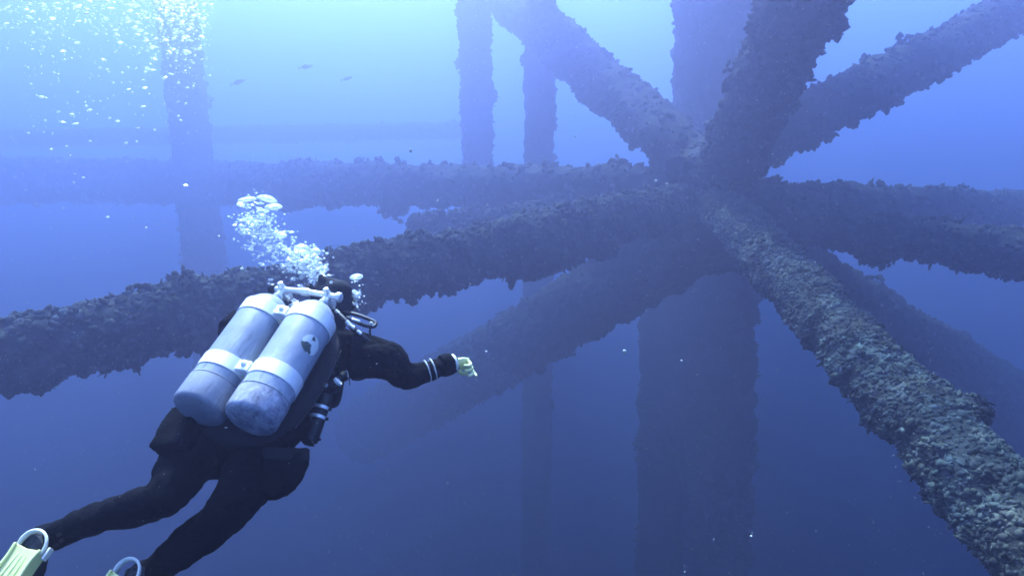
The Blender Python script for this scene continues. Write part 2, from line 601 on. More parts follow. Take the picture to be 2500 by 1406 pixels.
# ------------------------------------------------------------------ materials of the diver and the gear
M_SUIT = mat('drysuit', (0.002, 0.002, 0.003), 0.85, spec=0.05, noise=(14, (0.0010, 0.0013, 0.002), (0.0024, 0.0028, 0.0038)), bump=(55, 0.35))
M_HOOD = mat('hood_neoprene', (0.016, 0.017, 0.021), 0.85, spec=0.1, bump=(70, 0.3))
M_RUBBER = mat('black_rubber', (0.006, 0.006, 0.008), 0.45, spec=0.4)
M_WEB = mat('black_webbing', (0.007, 0.007, 0.009), 0.8, spec=0.2, bump=(160, 0.3))
M_CHROME = mat('white_metal', (0.80, 0.82, 0.82), 0.28, metal=0.55, spec=0.6)
M_BAND = mat('tank_band_steel', (0.78, 0.80, 0.78), 0.38, metal=0.25, spec=0.5)
M_GLOVE = mat('pale_glove', (0.7, 0.74, 0.32), 0.6, noise=(30, (0.62, 0.68, 0.26), (0.80, 0.84, 0.42)))
M_GLOVECUFF = mat('glove_cuff', (0.72, 0.76, 0.66), 0.5)
M_FIN = mat('pale_yellow_fin', (0.72, 0.76, 0.28), 0.4, noise=(9, (0.66, 0.72, 0.25), (0.76, 0.80, 0.32)))
M_STRAP = mat('pale_strap', (0.80, 0.82, 0.70), 0.4)
M_SOLE = mat('boot_sole', (0.03, 0.035, 0.04), 0.85, noise=(60, (0.018, 0.02, 0.024), (0.055, 0.06, 0.065)), bump=(90, 0.6))
M_STRIPE = mat('pale_piping', (0.55, 0.58, 0.58), 0.5)

def tank_material(name, base, scuff):
    m = mat(name, base, 0.42, metal=0.1, spec=0.45, bump=(30, 0.06))
    n = m.node_tree
    b = n.nodes['Principled BSDF']
    tc = n.nodes.new('ShaderNodeTexCoord')
    sep = n.nodes.new('ShaderNodeSeparateXYZ')
    n.links.new(tc.outputs['Object'], sep.inputs[0])
    t1 = n.nodes.new('ShaderNodeTexNoise')
    t1.inputs['Scale'].default_value = 20
    t1.inputs['Detail'].default_value = 8
    t1.inputs['Distortion'].default_value = 1.2
    n.links.new(tc.outputs['Object'], t1.inputs['Vector'])
    r = n.nodes.new('ShaderNodeValToRGB')
    t1.inputs['Roughness'].default_value = 0.72
    r.color_ramp.elements[0].position = 0.40
    r.color_ramp.elements[1].position = 0.72
    n.links.new(t1.outputs[0], r.inputs[0])
    mp = n.nodes.new('ShaderNodeMapRange')           # more wear towards the foot of the cylinder
    mp.inputs['From Min'].default_value = 0.05
    mp.inputs['From Max'].default_value = -0.24
    mp.inputs['To Min'].default_value = 0.06
    mp.inputs['To Max'].default_value = scuff
    n.links.new(sep.outputs['Y'], mp.inputs['Value'])
    mu = n.nodes.new('ShaderNodeMath')
    mu.operation = 'MULTIPLY'
    n.links.new(r.outputs[0], mu.inputs[0])
    n.links.new(mp.outputs[0], mu.inputs[1])
    mx = n.nodes.new('ShaderNodeMix')
    mx.data_type = 'RGBA'
    n.links.new(mu.outputs[0], mx.inputs['Factor'])
    mx.inputs[6].default_value = (*base, 1)
    mx.inputs[7].default_value = (0.62, 0.64, 0.66, 1)
    # large faint blotches
    t2 = n.nodes.new('ShaderNodeTexNoise')
    t2.inputs['Scale'].default_value = 6
    t2.inputs['Detail'].default_value = 5
    n.links.new(tc.outputs['Object'], t2.inputs['Vector'])
    r2 = n.nodes.new('ShaderNodeValToRGB')
    r2.color_ramp.elements[0].position = 0.3
    r2.color_ramp.elements[1].position = 0.7
    r2.color_ramp.elements[0].color = (0.72, 0.72, 0.74, 1)
    r2.color_ramp.elements[1].color = (1.1, 1.1, 1.08, 1)
    n.links.new(t2.outputs[0], r2.inputs[0])
    m2 = n.nodes.new('ShaderNodeMix')
    m2.data_type = 'RGBA'
    m2.blend_type = 'MULTIPLY'
    m2.inputs['Factor'].default_value = 1
    n.links.new(mx.outputs[2], m2.inputs[6])
    n.links.new(r2.outputs[0], m2.inputs[7])
    mpg = n.nodes.new('ShaderNodeMapping')
    mpg.inputs['Scale'].default_value = (70, 9, 70)
    mpg.inputs['Rotation'].default_value = (0, 0, 0.25)
    n.links.new(tc.outputs['Object'], mpg.inputs['Vector'])
    t3 = n.nodes.new('ShaderNodeTexNoise')
    t3.inputs['Scale'].default_value = 1.0
    t3.inputs['Detail'].default_value = 4
    n.links.new(mpg.outputs[0], t3.inputs['Vector'])
    r3 = n.nodes.new('ShaderNodeValToRGB')
    for pos, colr in ((0.30, (0.55, 0.55, 0.58, 1)), (0.40, (1, 1, 1, 1)), (0.62, (1, 1, 1, 1)), (0.72, (1.35, 1.35, 1.35, 1))):
        e = r3.color_ramp.elements[0] if pos == 0.30 else (r3.color_ramp.elements[len(r3.color_ramp.elements) - 1] if pos == 0.72 else r3.color_ramp.elements.new(pos))
        e.position = pos
        e.color = colr
    n.links.new(t3.outputs[0], r3.inputs[0])
    m3 = n.nodes.new('ShaderNodeMix')
    m3.data_type = 'RGBA'
    m3.blend_type = 'MULTIPLY'
    m3.inputs['Factor'].default_value = 0.8
    n.links.new(m2.outputs[2], m3.inputs[6])
    n.links.new(r3.outputs[0], m3.inputs[7])
    n.links.new(m3.outputs[2], b.inputs['Base Color'])
    return m

M_TANK = tank_material('tank_paint', (0.27, 0.31, 0.36), 0.35)
M_TANKWORN = tank_material('worn_tank_paint', (0.28, 0.32, 0.37), 0.5)
M_BOOT = tank_material('tank_boot', (0.27, 0.285, 0.31), 0.25)
M_BOOTWORN = tank_material('worn_tank_boot', (0.17, 0.175, 0.22), 0.9)

# ------------------------------------------------------------------ the diver's frame
F_R, F_A, F_N = C3(0.9704, -0.1195, 0.21), C3(0.2346, 0.674, -0.7005), C3(-0.0578, 0.729, 0.682)
F_O = C3(-0.9805, -0.2649, -2.6351)

def L(r, a, n):
    """diver's right, headwards, out of the back; origin midway between the tanks"""
    return F_O + F_R * r + F_A * a + F_N * n

FRAME = Matrix((F_R, F_A, F_N)).transposed()
TOCAM = C3(0, 0, 1)

# ------------------------------------------------------------------ the diver
PEL = P(548, 1078, 2.55)
diver = empty('person', PEL, 'diver in black drysuit and hood, right arm stretched out, one pale yellow glove', 'person')

def build_person():
    g = Geo()
    R = F_R
    g.tube([L(0.02, .45, -.2), L(0, .37, -.25), L(0, .29, -.26), L(0, .16, -.27), L(0, .0, -.27), L(0, -.15, -.265), P(578, 1050, 2.70), P(548, 1085, 2.65), P(545, 1128, 2.60)],
           [(.075, .075), (.125, .1), (.185, .12), (.185, .125), (.17, .12), (.165, .12), (.175, .125), (.18, .12), (.11, .085)], R, 24, 5)
    # right arm
    g.tube([L(.11, .27, -.255), L(.20, .255, -.25), P(938, 876, 2.93), P(986, 916, 2.99), P(1040, 907, 3.03), P(1082, 893, 3.06), P(1108, 886, 3.08)],
           [.115, .112, .087, .066, .049, .050, .044], R, 18, 5)
    # left arm, folded forwards
    g.tube([L(-.11, .27, -.255), L(-.20, .25, -.25), P(606, 800, 3.0), P(572, 806, 2.96), P(598, 800, 3.14), P(640, 770, 3.3)],
           [.11, .105, .085, .07, .06, .045], R, 18, 5)
    # legs
    up = TOCAM
    g.tube([P(505, 1075, 2.64), P(470, 1110, 2.58), P(436, 1160, 2.48), P(402, 1210, 2.39), P(330, 1238, 2.40), P(235, 1266, 2.43), P(160, 1296, 2.46), P(128, 1308, 2.47)],
           [.115, .112, .092, .074, .066, .058, .048, .050], up, 18, 5)
    g.tube([P(592, 1085, 2.62), P(614, 1120, 2.56), P(598, 1185, 2.46), P(560, 1242, 2.38), P(515, 1287, 2.38), P(445, 1338, 2.40), P(392, 1382, 2.43), P(368, 1398, 2.45)],
           [.115, .112, .096, .084, .076, .068, .056, .052], up, 18, 5)
    # boots
    g.tube([P(132, 1307, 2.47), P(98, 1312, 2.45), P(84, 1332, 2.43), P(72, 1385, 2.37), P(64, 1450, 2.30)], [.046, .052, .047, .048, .035], up, 14, 4)
    g.tube([P(372, 1395, 2.45), P(350, 1398, 2.43), P(335, 1415, 2.41), P(312, 1470, 2.35), P(296, 1530, 2.28)], [.048, .052, .047, .048, .035], up, 14, 4)
    me = g.blended('body', 0.0095, 4)
    aR, aA = np.array(F_R), np.array(F_A)

    def folds(co, no):
        q = co.copy()
        big = 0.006 * fbm(q * np.array([9, 9, 14.0]), 3, 300)
        cre = 0.008 * (1 - np.abs(fbm(q * np.array([13, 11, 19.0]) + 3.7, 2, 320))) ** 5
        return big - cre + 0.002
    shift(me, PEL, folds)
    body = link('body', me, M_SUIT, diver)

    # hood with a pulled-up corner
    h = Geo()
    h.ball(P(808, 724, 3.08), .090, seg=24, rings=16)
    h.ball(P(830, 711, 3.05), .055)
    h.ball(P(833, 736, 3.06), .052)
    h.ball(P(800, 705, 3.08), .050)
    h.tube([P(805, 712, 3.07), P(792, 690, 3.05), P(781, 671, 3.04)], [.050, .034, .010], F_R, 14, 4, cap=0.5)
    h.tube([P(800, 730, 3.06), P(780, 719, 3.04), P(764, 712, 3.03)], [.05, .034, .022], F_R, 14, 4)
    h.tube([P(822, 745, 3.05), L(0.02, .40, -.235)], [.075, .085], F_R, 16, 4)
    me = h.blended('hood', 0.007, 5)
    shift(me, PEL, lambda c, n: 0.004 * fbm(c * 22, 3, 340))
    hood = link('hood', me, M_HOOD, diver)
    b = Geo()
    b.lathe([(.006, -.01), (.006, .003), (.002, .004)], Matrix.Translation(P(808, 689, 2.985)) @ TOCAM.to_track_quat('Z', 'Y').to_matrix().to_4x4(), 14)
    b.part('vent_button', M_CHROME, hood, world=False).location = -PEL

    # mask, on the far side of the head
    k = Geo()
    fw = (C3(0.1, 0.0, -1)).normalized()
    hc = P(812, 725, 3.08)
    upv = C3(0, 1, 0.2)
    rt = fw.cross(upv).normalized()
    upv = rt.cross(fw)
    MM = Matrix((rt, upv, fw)).transposed().to_4x4()
    MM.translation = hc + fw * .085 - upv * .03
    ol = [(.075 * math.copysign(abs(math.cos(a)) ** .6, math.cos(a)), .042 * math.copysign(abs(math.sin(a)) ** .6, math.sin(a))) for a in [2 * math.pi * i / 28 for i in range(28)]]
    k.slab(ol, MM, .035)
    mask = k.part('mask', M_RUBBER, diver, smooth=False, bevel=.004, world=True)
    k = Geo()
    M2 = MM.copy(); M2.translation = MM.translation + fw * .036
    k.slab([(x * .86, y * .82) for x, y in ol], M2, .003)
    gl = mat('mask_glass', (0.05, 0.07, 0.08), 0.05, spec=0.8)
    o = k.part('lens', gl, mask, smooth=False); o.location = -PEL
    # skin between mask and regulator
    k = Geo()
    k.ball(hc + fw * .075 - upv * .03, (.05, .05, .035), Matrix((rt, upv, fw)).transposed())
    k.tube([hc + fw * .10 + upv * .01, hc + fw * .125 - upv * .012], [.012, .016], rt, 10, 3)
    skin = mat('skin', (0.45, 0.28, 0.2), 0.5)
    k.part('face', skin, diver, world=True)

    # thigh pockets
    pk = Geo()
    d1, d2 = (P(652, 1200, 2.36) - P(640, 1085, 2.44)).normalized(), None
    M = Matrix.Identity(4)
    yv = (P(700, 1195, 2.36) - P(712, 1085, 2.44)).normalized()
    xv = C3(0.75, -0.1, -0.45); xv = (xv - yv * xv.dot(yv)).normalized()
    zv = xv.cross(yv)
    M = Matrix((xv, yv, zv)).transposed().to_4x4()
    M.translation = P(640, 1095, 2.50) - zv * .035
    pk.slab([(0, 0), (.165, -.012), (.172, .05), (.158, .10), (.125, .16), (.05, .178), (.0, .17)], M, .075)
    pme = pk.blended('thigh_pocket', .008, 6)
    shift(pme, PEL, lambda c, n: 0.006 * fbm(c * 16, 3, 360))
    po = link('thigh_pocket', pme, M_SUIT, diver)
    q = Geo()
    M3 = M.copy(); M3.translation = M.translation + zv * -.004
    q.slab([(.0, .004), (.168, -.008), (.172, .04), (.004, .05)], M3, .083)
    fl = q.part('pocket_flap', M_WEB, po, smooth=False, bevel=.006); fl.location = -PEL
    pk = Geo()
    yv = (P(388, 1098, 2.4) - P(440, 1000, 2.52)).normalized()
    xv = C3(0.8, 0.5, -0.1); xv = (xv - yv * xv.dot(yv)).normalized()
    zv = xv.cross(yv)
    M = Matrix((xv, yv, zv)).transposed().to_4x4()
    M.translation = P(432, 1004, 2.58) - zv * .03
    pk.slab([(0, 0), (.13, 0), (.13, .17), (.02, .182), (-.008, .17), (-.012, .06)], M, .07)
    pme = pk.blended('thigh_pocket', .008, 6)
    shift(pme, PEL, lambda c, n: 0.006 * fbm(c * 16, 3, 370))
    link('thigh_pocket', pme, M_SUIT, diver)

    # sleeve details
    for (x, y, d, r) in ((1043, 906, 3.03, .0535), (1057, 902, 3.04, .0535)):
        t = (P(1082, 893, 3.06) - P(1040, 907, 3.03)).normalized()
        M = Matrix.Translation(P(x, y, d)) @ t.to_track_quat('Z', 'Y').to_matrix().to_4x4()
        s_ = Geo().lathe([(r - .002, -.0022), (r - .0005, -.0013), (r - .0005, .0013), (r - .002, .0022)], M, 28)
        s_.part('sleeve_stripe', M_STRIPE, diver, world=True)
    t = (P(1112, 885, 3.085) - P(1085, 892, 3.06)).normalized()
    M = Matrix.Translation(P(1092, 890, 3.067)) @ t.to_track_quat('Z', 'Y').to_matrix().to_4x4()
    Geo().lathe([(.043, -.034), (.051, -.028), (.053, -.01), (.051, .012), (.048, .022), (.040, .026)], M, 26).part('cuff', M_SUIT, diver, world=True)
    M = Matrix.Translation(P(1108, 886, 3.08)) @ t.to_track_quat('Z', 'Y').to_matrix().to_4x4()
    Geo().lathe([(.036, -.008), (.042, -.006), (.042, .004), (.036, .008)], M, 26).part('cuff_ring', M_GLOVECUFF, diver, world=True)

    # the gloved hand: palm, four bent fingers, thumb
    X = C3(.955, -.16, -.22).normalized()
    Nn = C3(-.1, -.45, .88); Nn = (Nn - X * Nn.dot(X)).normalized()        # the side the palm faces
    Y = Nn.cross(X)                                                         # from the index to the little finger
    if Y.dot(C3(0, 1, 0)) < 0:
        Y = -Y
    W0 = P(1110, 886, 3.085)

    def H(x, y, z):
        return W0 + (X * x + Y * y + Nn * z) * .76
    g = Geo()
    g.tube([H(0, 0, 0), H(.02, .0, 0), H(.05, .002, -.002), H(.078, .002, -.004)], [(.028, .022), (.030, .018), (.035, .015), (.036, .0125)], Y, 18, 4)
    fingers = [(-.033, .036, 22, 25, 20), (-.011, .046, 42, 55, 40), (.012, .042, 50, 65, 45), (.033, .034, 58, 70, 45)]
    for y, l0, b1, b2, b3 in fingers:
        p = H(.066, y, -.004)
        pts, ang = [H(.045, y * .8, -.003), p], 0
        for ll, bb in ((l0, b1), (l0 * .62, b2), (l0 * .5, b3)):
            ang += math.radians(bb)
            p = p + X * (math.cos(ang) * ll) + Nn * (math.sin(ang) * ll)
            pts.append(p)
        g.tube(pts, [.0085, .0090, .0083, .0076, .0066], Y, 12, 4)
    g.tube([H(.016, -.026, .004), H(.036, -.047, .012), H(.062, -.054, .020), H(.088, -.050, .024)], [.0105, .0105, .0095, .008], X, 12, 4)
    me = g.blended('glove', .0022, 3)
    shift(me, PEL)
    link('glove', me, M_GLOVE, diver)
    # ring at the back of the waist
    M = Matrix.Translation(P(553, 1049, 2.505)) @ TOCAM.to_track_quat('Z', 'Y').to_matrix().to_4x4()
    cpts = [M @ Vector((math.cos(a) * .0085, math.sin(a) * .0085, .0)) for a in [2 * math.pi * i / 12 for i in range(12)]]
    Geo().tube(cpts, [.0028] * 12, TOCAM, 8, 2, closed=True).part('waist_ring', M_CHROME, diver, world=True)
    # boot soles
    for (hx, hy, tx, ty) in ((78, 1306, 74, 1345), (331, 1388, 322, 1425)):
        h0, t0 = P(hx, hy, 2.38), P(tx, ty, 2.345)
        g = Geo().tube([h0, h0.lerp(t0, .3), h0.lerp(t0, .65), t0], [(.034, .012), (.036, .012), (.040, .012), (.036, .012)], C3(1, .1, 0), 16, 4)
        g.part('boot_sole', M_SOLE, diver, world=True)
    for (x, y, d) in ((146, 1303, 2.405), (152, 1318, 2.40), (138, 1330, 2.40)):
        M = Matrix.Translation(P(x, y, d)) @ (TOCAM.to_track_quat('Z', 'Y').to_matrix() @ Matrix.Rotation(.6, 3, 'Z')).to_4x4()
        Geo().slab([(-.009, -.006), (.009, -.006), (.009, .006), (-.009, .006)], M, .008).part('ankle_buckle', M_RUBBER, diver, smooth=False, bevel=.002, world=True)

build_person()

# ------------------------------------------------------------------ the twin tanks
twin = empty('twin_tank_set', F_O, 'two grey tanks banded side by side under a white manifold on the diver\'s back', 'diving tanks')
twin.rotation_euler = FRAME.to_euler()

def build_twin():
    # local axes: x right, y headwards, z out of the back
    up = Matrix.Rotation(-math.pi / 2, 4, 'X')      # lathe axis to +Y
    RT = 0.098
    for sx in (-1, 1):
        T = Matrix.Translation((sx * .108, 0, 0)) @ up
        prof = [(.002, -.300), (.07, -.2995), (.086, -.296), (.095, -.288), (RT, -.275), (RT, .05), (RT, .185), (.0955, .212), (.088, .236), (.076, .257), (.060, .274), (.042, .286), (.028, .293), (.022, .300), (.022, .312)]
        t = Geo().lathe(prof, T, 48).part('tank', M_TANK if sx < 0 else M_TANKWORN, twin)
        t['label'] = 'left tank with a clean rubber boot' if sx < 0 else 'right tank with a scuffed foot and a round sticker'
        Geo().lathe([(.03, -.304), (.086, -.2995), (.0965, -.292), (RT + .003, -.279), (RT + .003, -.20 if sx > 0 else -.187), (RT - .001, -.198 if sx > 0 else -.185)], T, 48).part('tank_boot', M_BOOT if sx < 0 else M_BOOTWORN, t)
        Geo().lathe([(RT, -.004), (RT + .0028, -.003), (RT + .0028, .003), (RT, .004)], Matrix.Translation((sx * .108, -.19 if sx > 0 else -.18, 0)) @ up, 48).part('boot_rim', M_BOOT, t)
        # valve: post, neck collar, knob
        v = Geo().lathe([(.017, .309), (.021, .314), (.021, .323), (.0155, .328), (.0155, .345), (.019, .349), (.019, .375), (.012, .380)], T, 20).part('valve', M_CHROME, twin)
        K = Matrix.Translation((sx * .108, .362, 0)) @ Matrix.Rotation(math.pi / 2 * sx, 4, 'Y')
        Geo().lathe([(.010, .0), (.013, .02), (.013, .032), (.011, .036)], K, 16).part('valve_stem', M_CHROME, v)
        Geo().lathe([(.012, .037), (.019, .039), (.022, .046), (.022, .058), (.018, .063), (.008, .065)], K, 18).part('valve_knob', M_RUBBER if sx < 0 else M_CHROME, v)
        Z = Matrix.Translation((sx * .108, .362, .014))
        Geo().lathe([(.014, 0), (.015, .012), (.012, .018), (.012, .026), (.008, .029)], Z, 16).part('valve_cap', M_CHROME, v)
        # first stage towards the diver's neck
        q = Geo().lathe([(.012, -.016), (.02, -.022), (.024, -.034), (.024, -.062), (.018, -.072), (.006, -.074)], Matrix.Translation((sx * .104, .366, 0)), 18).part('first_stage', M_CHROME, twin)
        for j, (dx, dy, dz) in enumerate(((-.4, .2, -.5), (-.7, -.3, -.4), (-.3, -.6, -.3))):
            d = Vector((dx * sx, dy, dz)).normalized()
            p = Vector((sx * .104, .366, -.05))
            h = Geo().tube([p + d * .022, p + d * .030, p + d * .05], [.008, .0085, .0072], Vector((0.3, .1, 1)), 10, 3).part('hose_fitting', M_CHROME, q)
    # bands with their middle bolts
    for y in (-.112, .186):
        pts = []
        b = Geo()
        for sx in (-1, 1):
            T = Matrix.Translation((sx * .108, y, 0)) @ up
            b.lathe([(RT - .003, -.031), (RT + .0035, -.0305), (RT + .0035, .0305), (RT - .003, .031)], T, 48)
        bo = b.part('tank_band', M_BAND, twin)
        for zz in (.072,):
            c = Geo()
            c.slab([(-.026, y - .023), (.026, y - .023), (.026, y + .023), (-.026, y + .023)], Matrix.Translation((0, 0, zz - .045)), .045)
            c.part('band_clamp', M_BAND, bo, smooth=False, bevel=.004)
            c = Geo().lathe([(.011, 0), (.011, .008), (.006, .011)], Matrix.Translation((0, y + .006, zz)), 12)
            c.part('bolt', M_CHROME, bo)
    # manifold bar and isolator
    m = Geo().tube([(-.095, .364, 0), (-.03, .366, .002), (.03, .366, .002), (.095, .364, 0)], [.0125] * 4, Vector((0, 0, 1)), 14, 3).part('manifold_bar', M_CHROME, twin)
    Geo().lathe([(.0, -.018), (.017, -.017), (.018, 0), (.017, .017), (0, .018)], Matrix.Translation((.0, .366, .002)) @ Matrix.Rotation(math.pi / 2, 4, 'Y'), 16).part('isolator', M_CHROME, m)
    Geo().lathe([(.008, 0), (.009, .014), (.018, .016), (.02, .030), (.008, .032)], Matrix.Translation((0, .378, -.002)) @ Matrix.Rotation(-math.pi / 2, 4, 'X'), 14).part('isolator_knob', M_RUBBER, m)
    # hoses and fittings showing between the posts
    for x0, y0, x1, y1, z in ((-.075, .325, -.045, .352, -.055), (-.05, .335, -.022, .318, -.05), (-.03, .305, .0, .322, -.06), (-.005, .345, .022, .318, -.06), (.03, .33, .055, .31, -.055)):
        h = Geo().tube([(x0, y0, z), (x1, y1, z)], [.0058, .0058], Vector((0, 0, 1)), 10, 2).part('hose_fitting', M_CHROME, twin)
    for pts in ([(-.10, .34, -.05), (-.06, .315, -.07), (.0, .30, -.09), (.10, .34, -.14)], [(.10, .345, -.06), (.05, .34, -.08), (-.02, .33, -.09), (-.10, .36, -.13)],
                [(-.09, .35, -.06), (-.03, .33, -.075), (.04, .31, -.1), (.13, .24, -.14)]):
        Geo().tube(pts, [.0085] * 4, Vector((0, 0, 1)), 10, 6).part('hose', M_RUBBER, twin)
    # round sticker lying on the right tank
    tank = [o for o in twin.children if o.name.startswith('tank') and 'right' in o.get('label', '')][0]
    vs, fs = [], []
    n, mrs = 36, 6
    for i in range(mrs + 1):
        rr = .042 * i / mrs
        for k in range(n):
            a = 2 * math.pi * k / n
            s_ = math.cos(a) * rr
            yy = math.sin(a) * rr
            th = math.radians(62) + s_ / RT                              # 0 = straight out of the back, + to the right
            vs.append((.108 + math.sin(th) * (RT + .0012), .05 + yy, math.cos(th) * (RT + .0012)))
    for i in range(mrs):
        for k in range(n):
            k2 = (k + 1) % n
            fs.append((i * n + k, (i + 1) * n + k, (i + 1) * n + k2, i * n + k2))
    st = mat('sticker', (0.6, 0.66, 0.6), 0.4)
    nn = st.node_tree
    bs = nn.nodes['Principled BSDF']
    tc = nn.nodes.new('ShaderNodeTexCoord')
    tx = nn.nodes.new('ShaderNodeTexNoise'); tx.inputs['Scale'].default_value = 26; tx.inputs['Detail'].default_value = 3
    rp = nn.nodes.new('ShaderNodeValToRGB')
    rp.color_ramp.interpolation = 'CONSTANT'
    rp.color_ramp.elements[0].color = (0.55, 0.62, 0.58, 1)
    rp.color_ramp.elements[1].position = 0.55
    rp.color_ramp.elements[1].color = (0.03, 0.05, 0.035, 1)
    nn.links.new(tc.outputs['Object'], tx.inputs['Vector'])
    nn.links.new(tx.outputs[0], rp.inputs[0])
    nn.links.new(rp.outputs[0], bs.inputs['Base Color'])
    g = Geo(); g.add(vs, fs)
    g.part('sticker', st, tank)

build_twin()

# ------------------------------------------------------------------ buoyancy wing between the tanks and the back
wing = empty('buoyancy_wing', F_O, 'black buoyancy wing and harness squeezed between the tanks and the diver\'s back', 'buoyancy vest')
wing.rotation_euler = FRAME.to_euler()

def build_wing():
    ring = [(.17 * math.copysign(abs(math.cos(a)) ** .7, math.cos(a)), .27 * math.copysign(abs(math.sin(a)) ** .7, math.sin(a)) - .01, -.12) for a in [2 * math.pi * i / 20 for i in range(20)]]
    Geo().tube(ring, [(.028, .062)] * 20, Vector((0, 0, 1)), 12, 3, closed=True).part('bladder', M_WEB, wing)
    Geo().slab([(-.07, -.2), (.07, -.2), (.075, .2), (.05, .25), (-.05, .25), (-.075, .2)], Matrix.Translation((0, 0, -.118)), .012).part('backplate', M_RUBBER, wing, smooth=False, bevel=.004)
    for sx in (-1, 1):
        Geo().tube([(sx * .05, .24, -.115), (sx * .09, .335, -.15), (sx * .115, .34, -.25), (sx * .12, .25, -.37), (sx * .17, .08, -.37), (sx * .185, -.02, -.27)], [(.004, .025)] * 6, Vector((0, .3, 1)), 8, 6).part('shoulder_strap', M_WEB, wing)
    # pale seam line along the right flank
    Geo().tube([(.205, .20, -.15), (.212, .05, -.16), (.208, -.1, -.16), (.19, -.2, -.16)], [.0022] * 4, Vector((0, 0, 1)), 6, 6).part('seam', M_STRIPE2, wing)
    Geo().tube([(-.19, -.22, -.13), (-.1, -.235, -.12), (.1, -.235, -.12), (.19, -.2, -.2), (.2, -.18, -.3)], [(.004, .025)] * 5, Vector((0, 1, 0)), 8, 5).part('waist_strap', M_WEB, wing)

M_STRIPE2 = mat('seam_tape', (0.05, 0.055, 0.06), 0.6)
build_wing()

# ------------------------------------------------------------------ gear at the right shoulder and hip
def along(p, q, prof, seg=16):
    d = q - p
    M = Matrix.Translation(p) @ d.normalized().to_track_quat('Z', 'Y').to_matrix().to_4x4()
    return Geo().lathe([(r, z * d.length) for r, z in prof], M, seg)

def build_shoulder():
    o = empty('hose_loop', P(885, 785, 2.95), 'black hose loop with a pale sleeve standing out past the diver\'s right shoulder', 'hose')
    pts = [(838, 762, 3.0), (870, 768, 2.99), (900, 779, 2.98), (917, 788, 2.97), (912, 797, 2.95), (893, 795, 2.93), (870, 786, 2.92), (848, 776, 2.92)]
    Geo().tube([P(*p) for p in pts], [.0085] * 8, TOCAM, 12, 5).part('hose', M_RUBBER, o, world=True)
    Geo().tube([P(860, 779, 2.905), P(878, 785, 2.91)], [.0062] * 2, TOCAM, 10, 2).part('pale_sleeve', M_CHROME, o, world=True)
    M = Matrix.Translation(P(907, 791, 2.955))
    Geo().tube([P(903, 787, 2.945), P(909, 788, 2.94), P(911, 795, 2.94), P(904, 796, 2.945)], [.003] * 4, TOCAM, 8, 4, closed=True).part('clip_ring', M_STRAP, o, world=True)
    Geo().tube([P(905, 797, 2.94), P(903, 808, 2.94), P(905, 822, 2.94)], [.0035, .0045, .004], TOCAM, 8, 4).part('clip_cord', M_WEB, o, world=True)
    t = empty('inflator_hose', P(868, 808, 2.88), 'black inflator hose with three pale fittings lying over the right shoulder', 'hose')
    Geo().tube([P(820, 760, 2.93), P(840, 780, 2.90), P(862, 802, 2.88), P(885, 822, 2.88), P(905, 838, 2.9)], [.011, .012, .012, .012, .011], TOCAM, 12, 5).part('hose', M_RUBBER, t, world=True)
    f = along(P(845, 784, 2.875), P(856, 797, 2.87), [(.006, 0), (.0105, .05), (.0105, .45), (.008, .5), (.011, .55), (.011, .9), (.007, 1)], 14).part('fitting', M_CHROME, t, world=True)
    along(P(857, 797, 2.865), P(866, 801, 2.865), [(.006, 0), (.009, .1), (.009, .9), (.006, 1)], 14).part('fitting', M_CHROME, t, world=True)
    along(P(872, 807, 2.865), P(882, 816, 2.865), [(.004, 0), (.0075, .1), (.0075, .9), (.004, 1)], 14).part('fitting', M_CHROME, t, world=True)
    along(P(818, 757, 2.92), P(829, 766, 2.915), [(.004, 0), (.0075, .1), (.0075, .9), (.004, 1)], 14).part('fitting', M_CHROME, t, world=True)

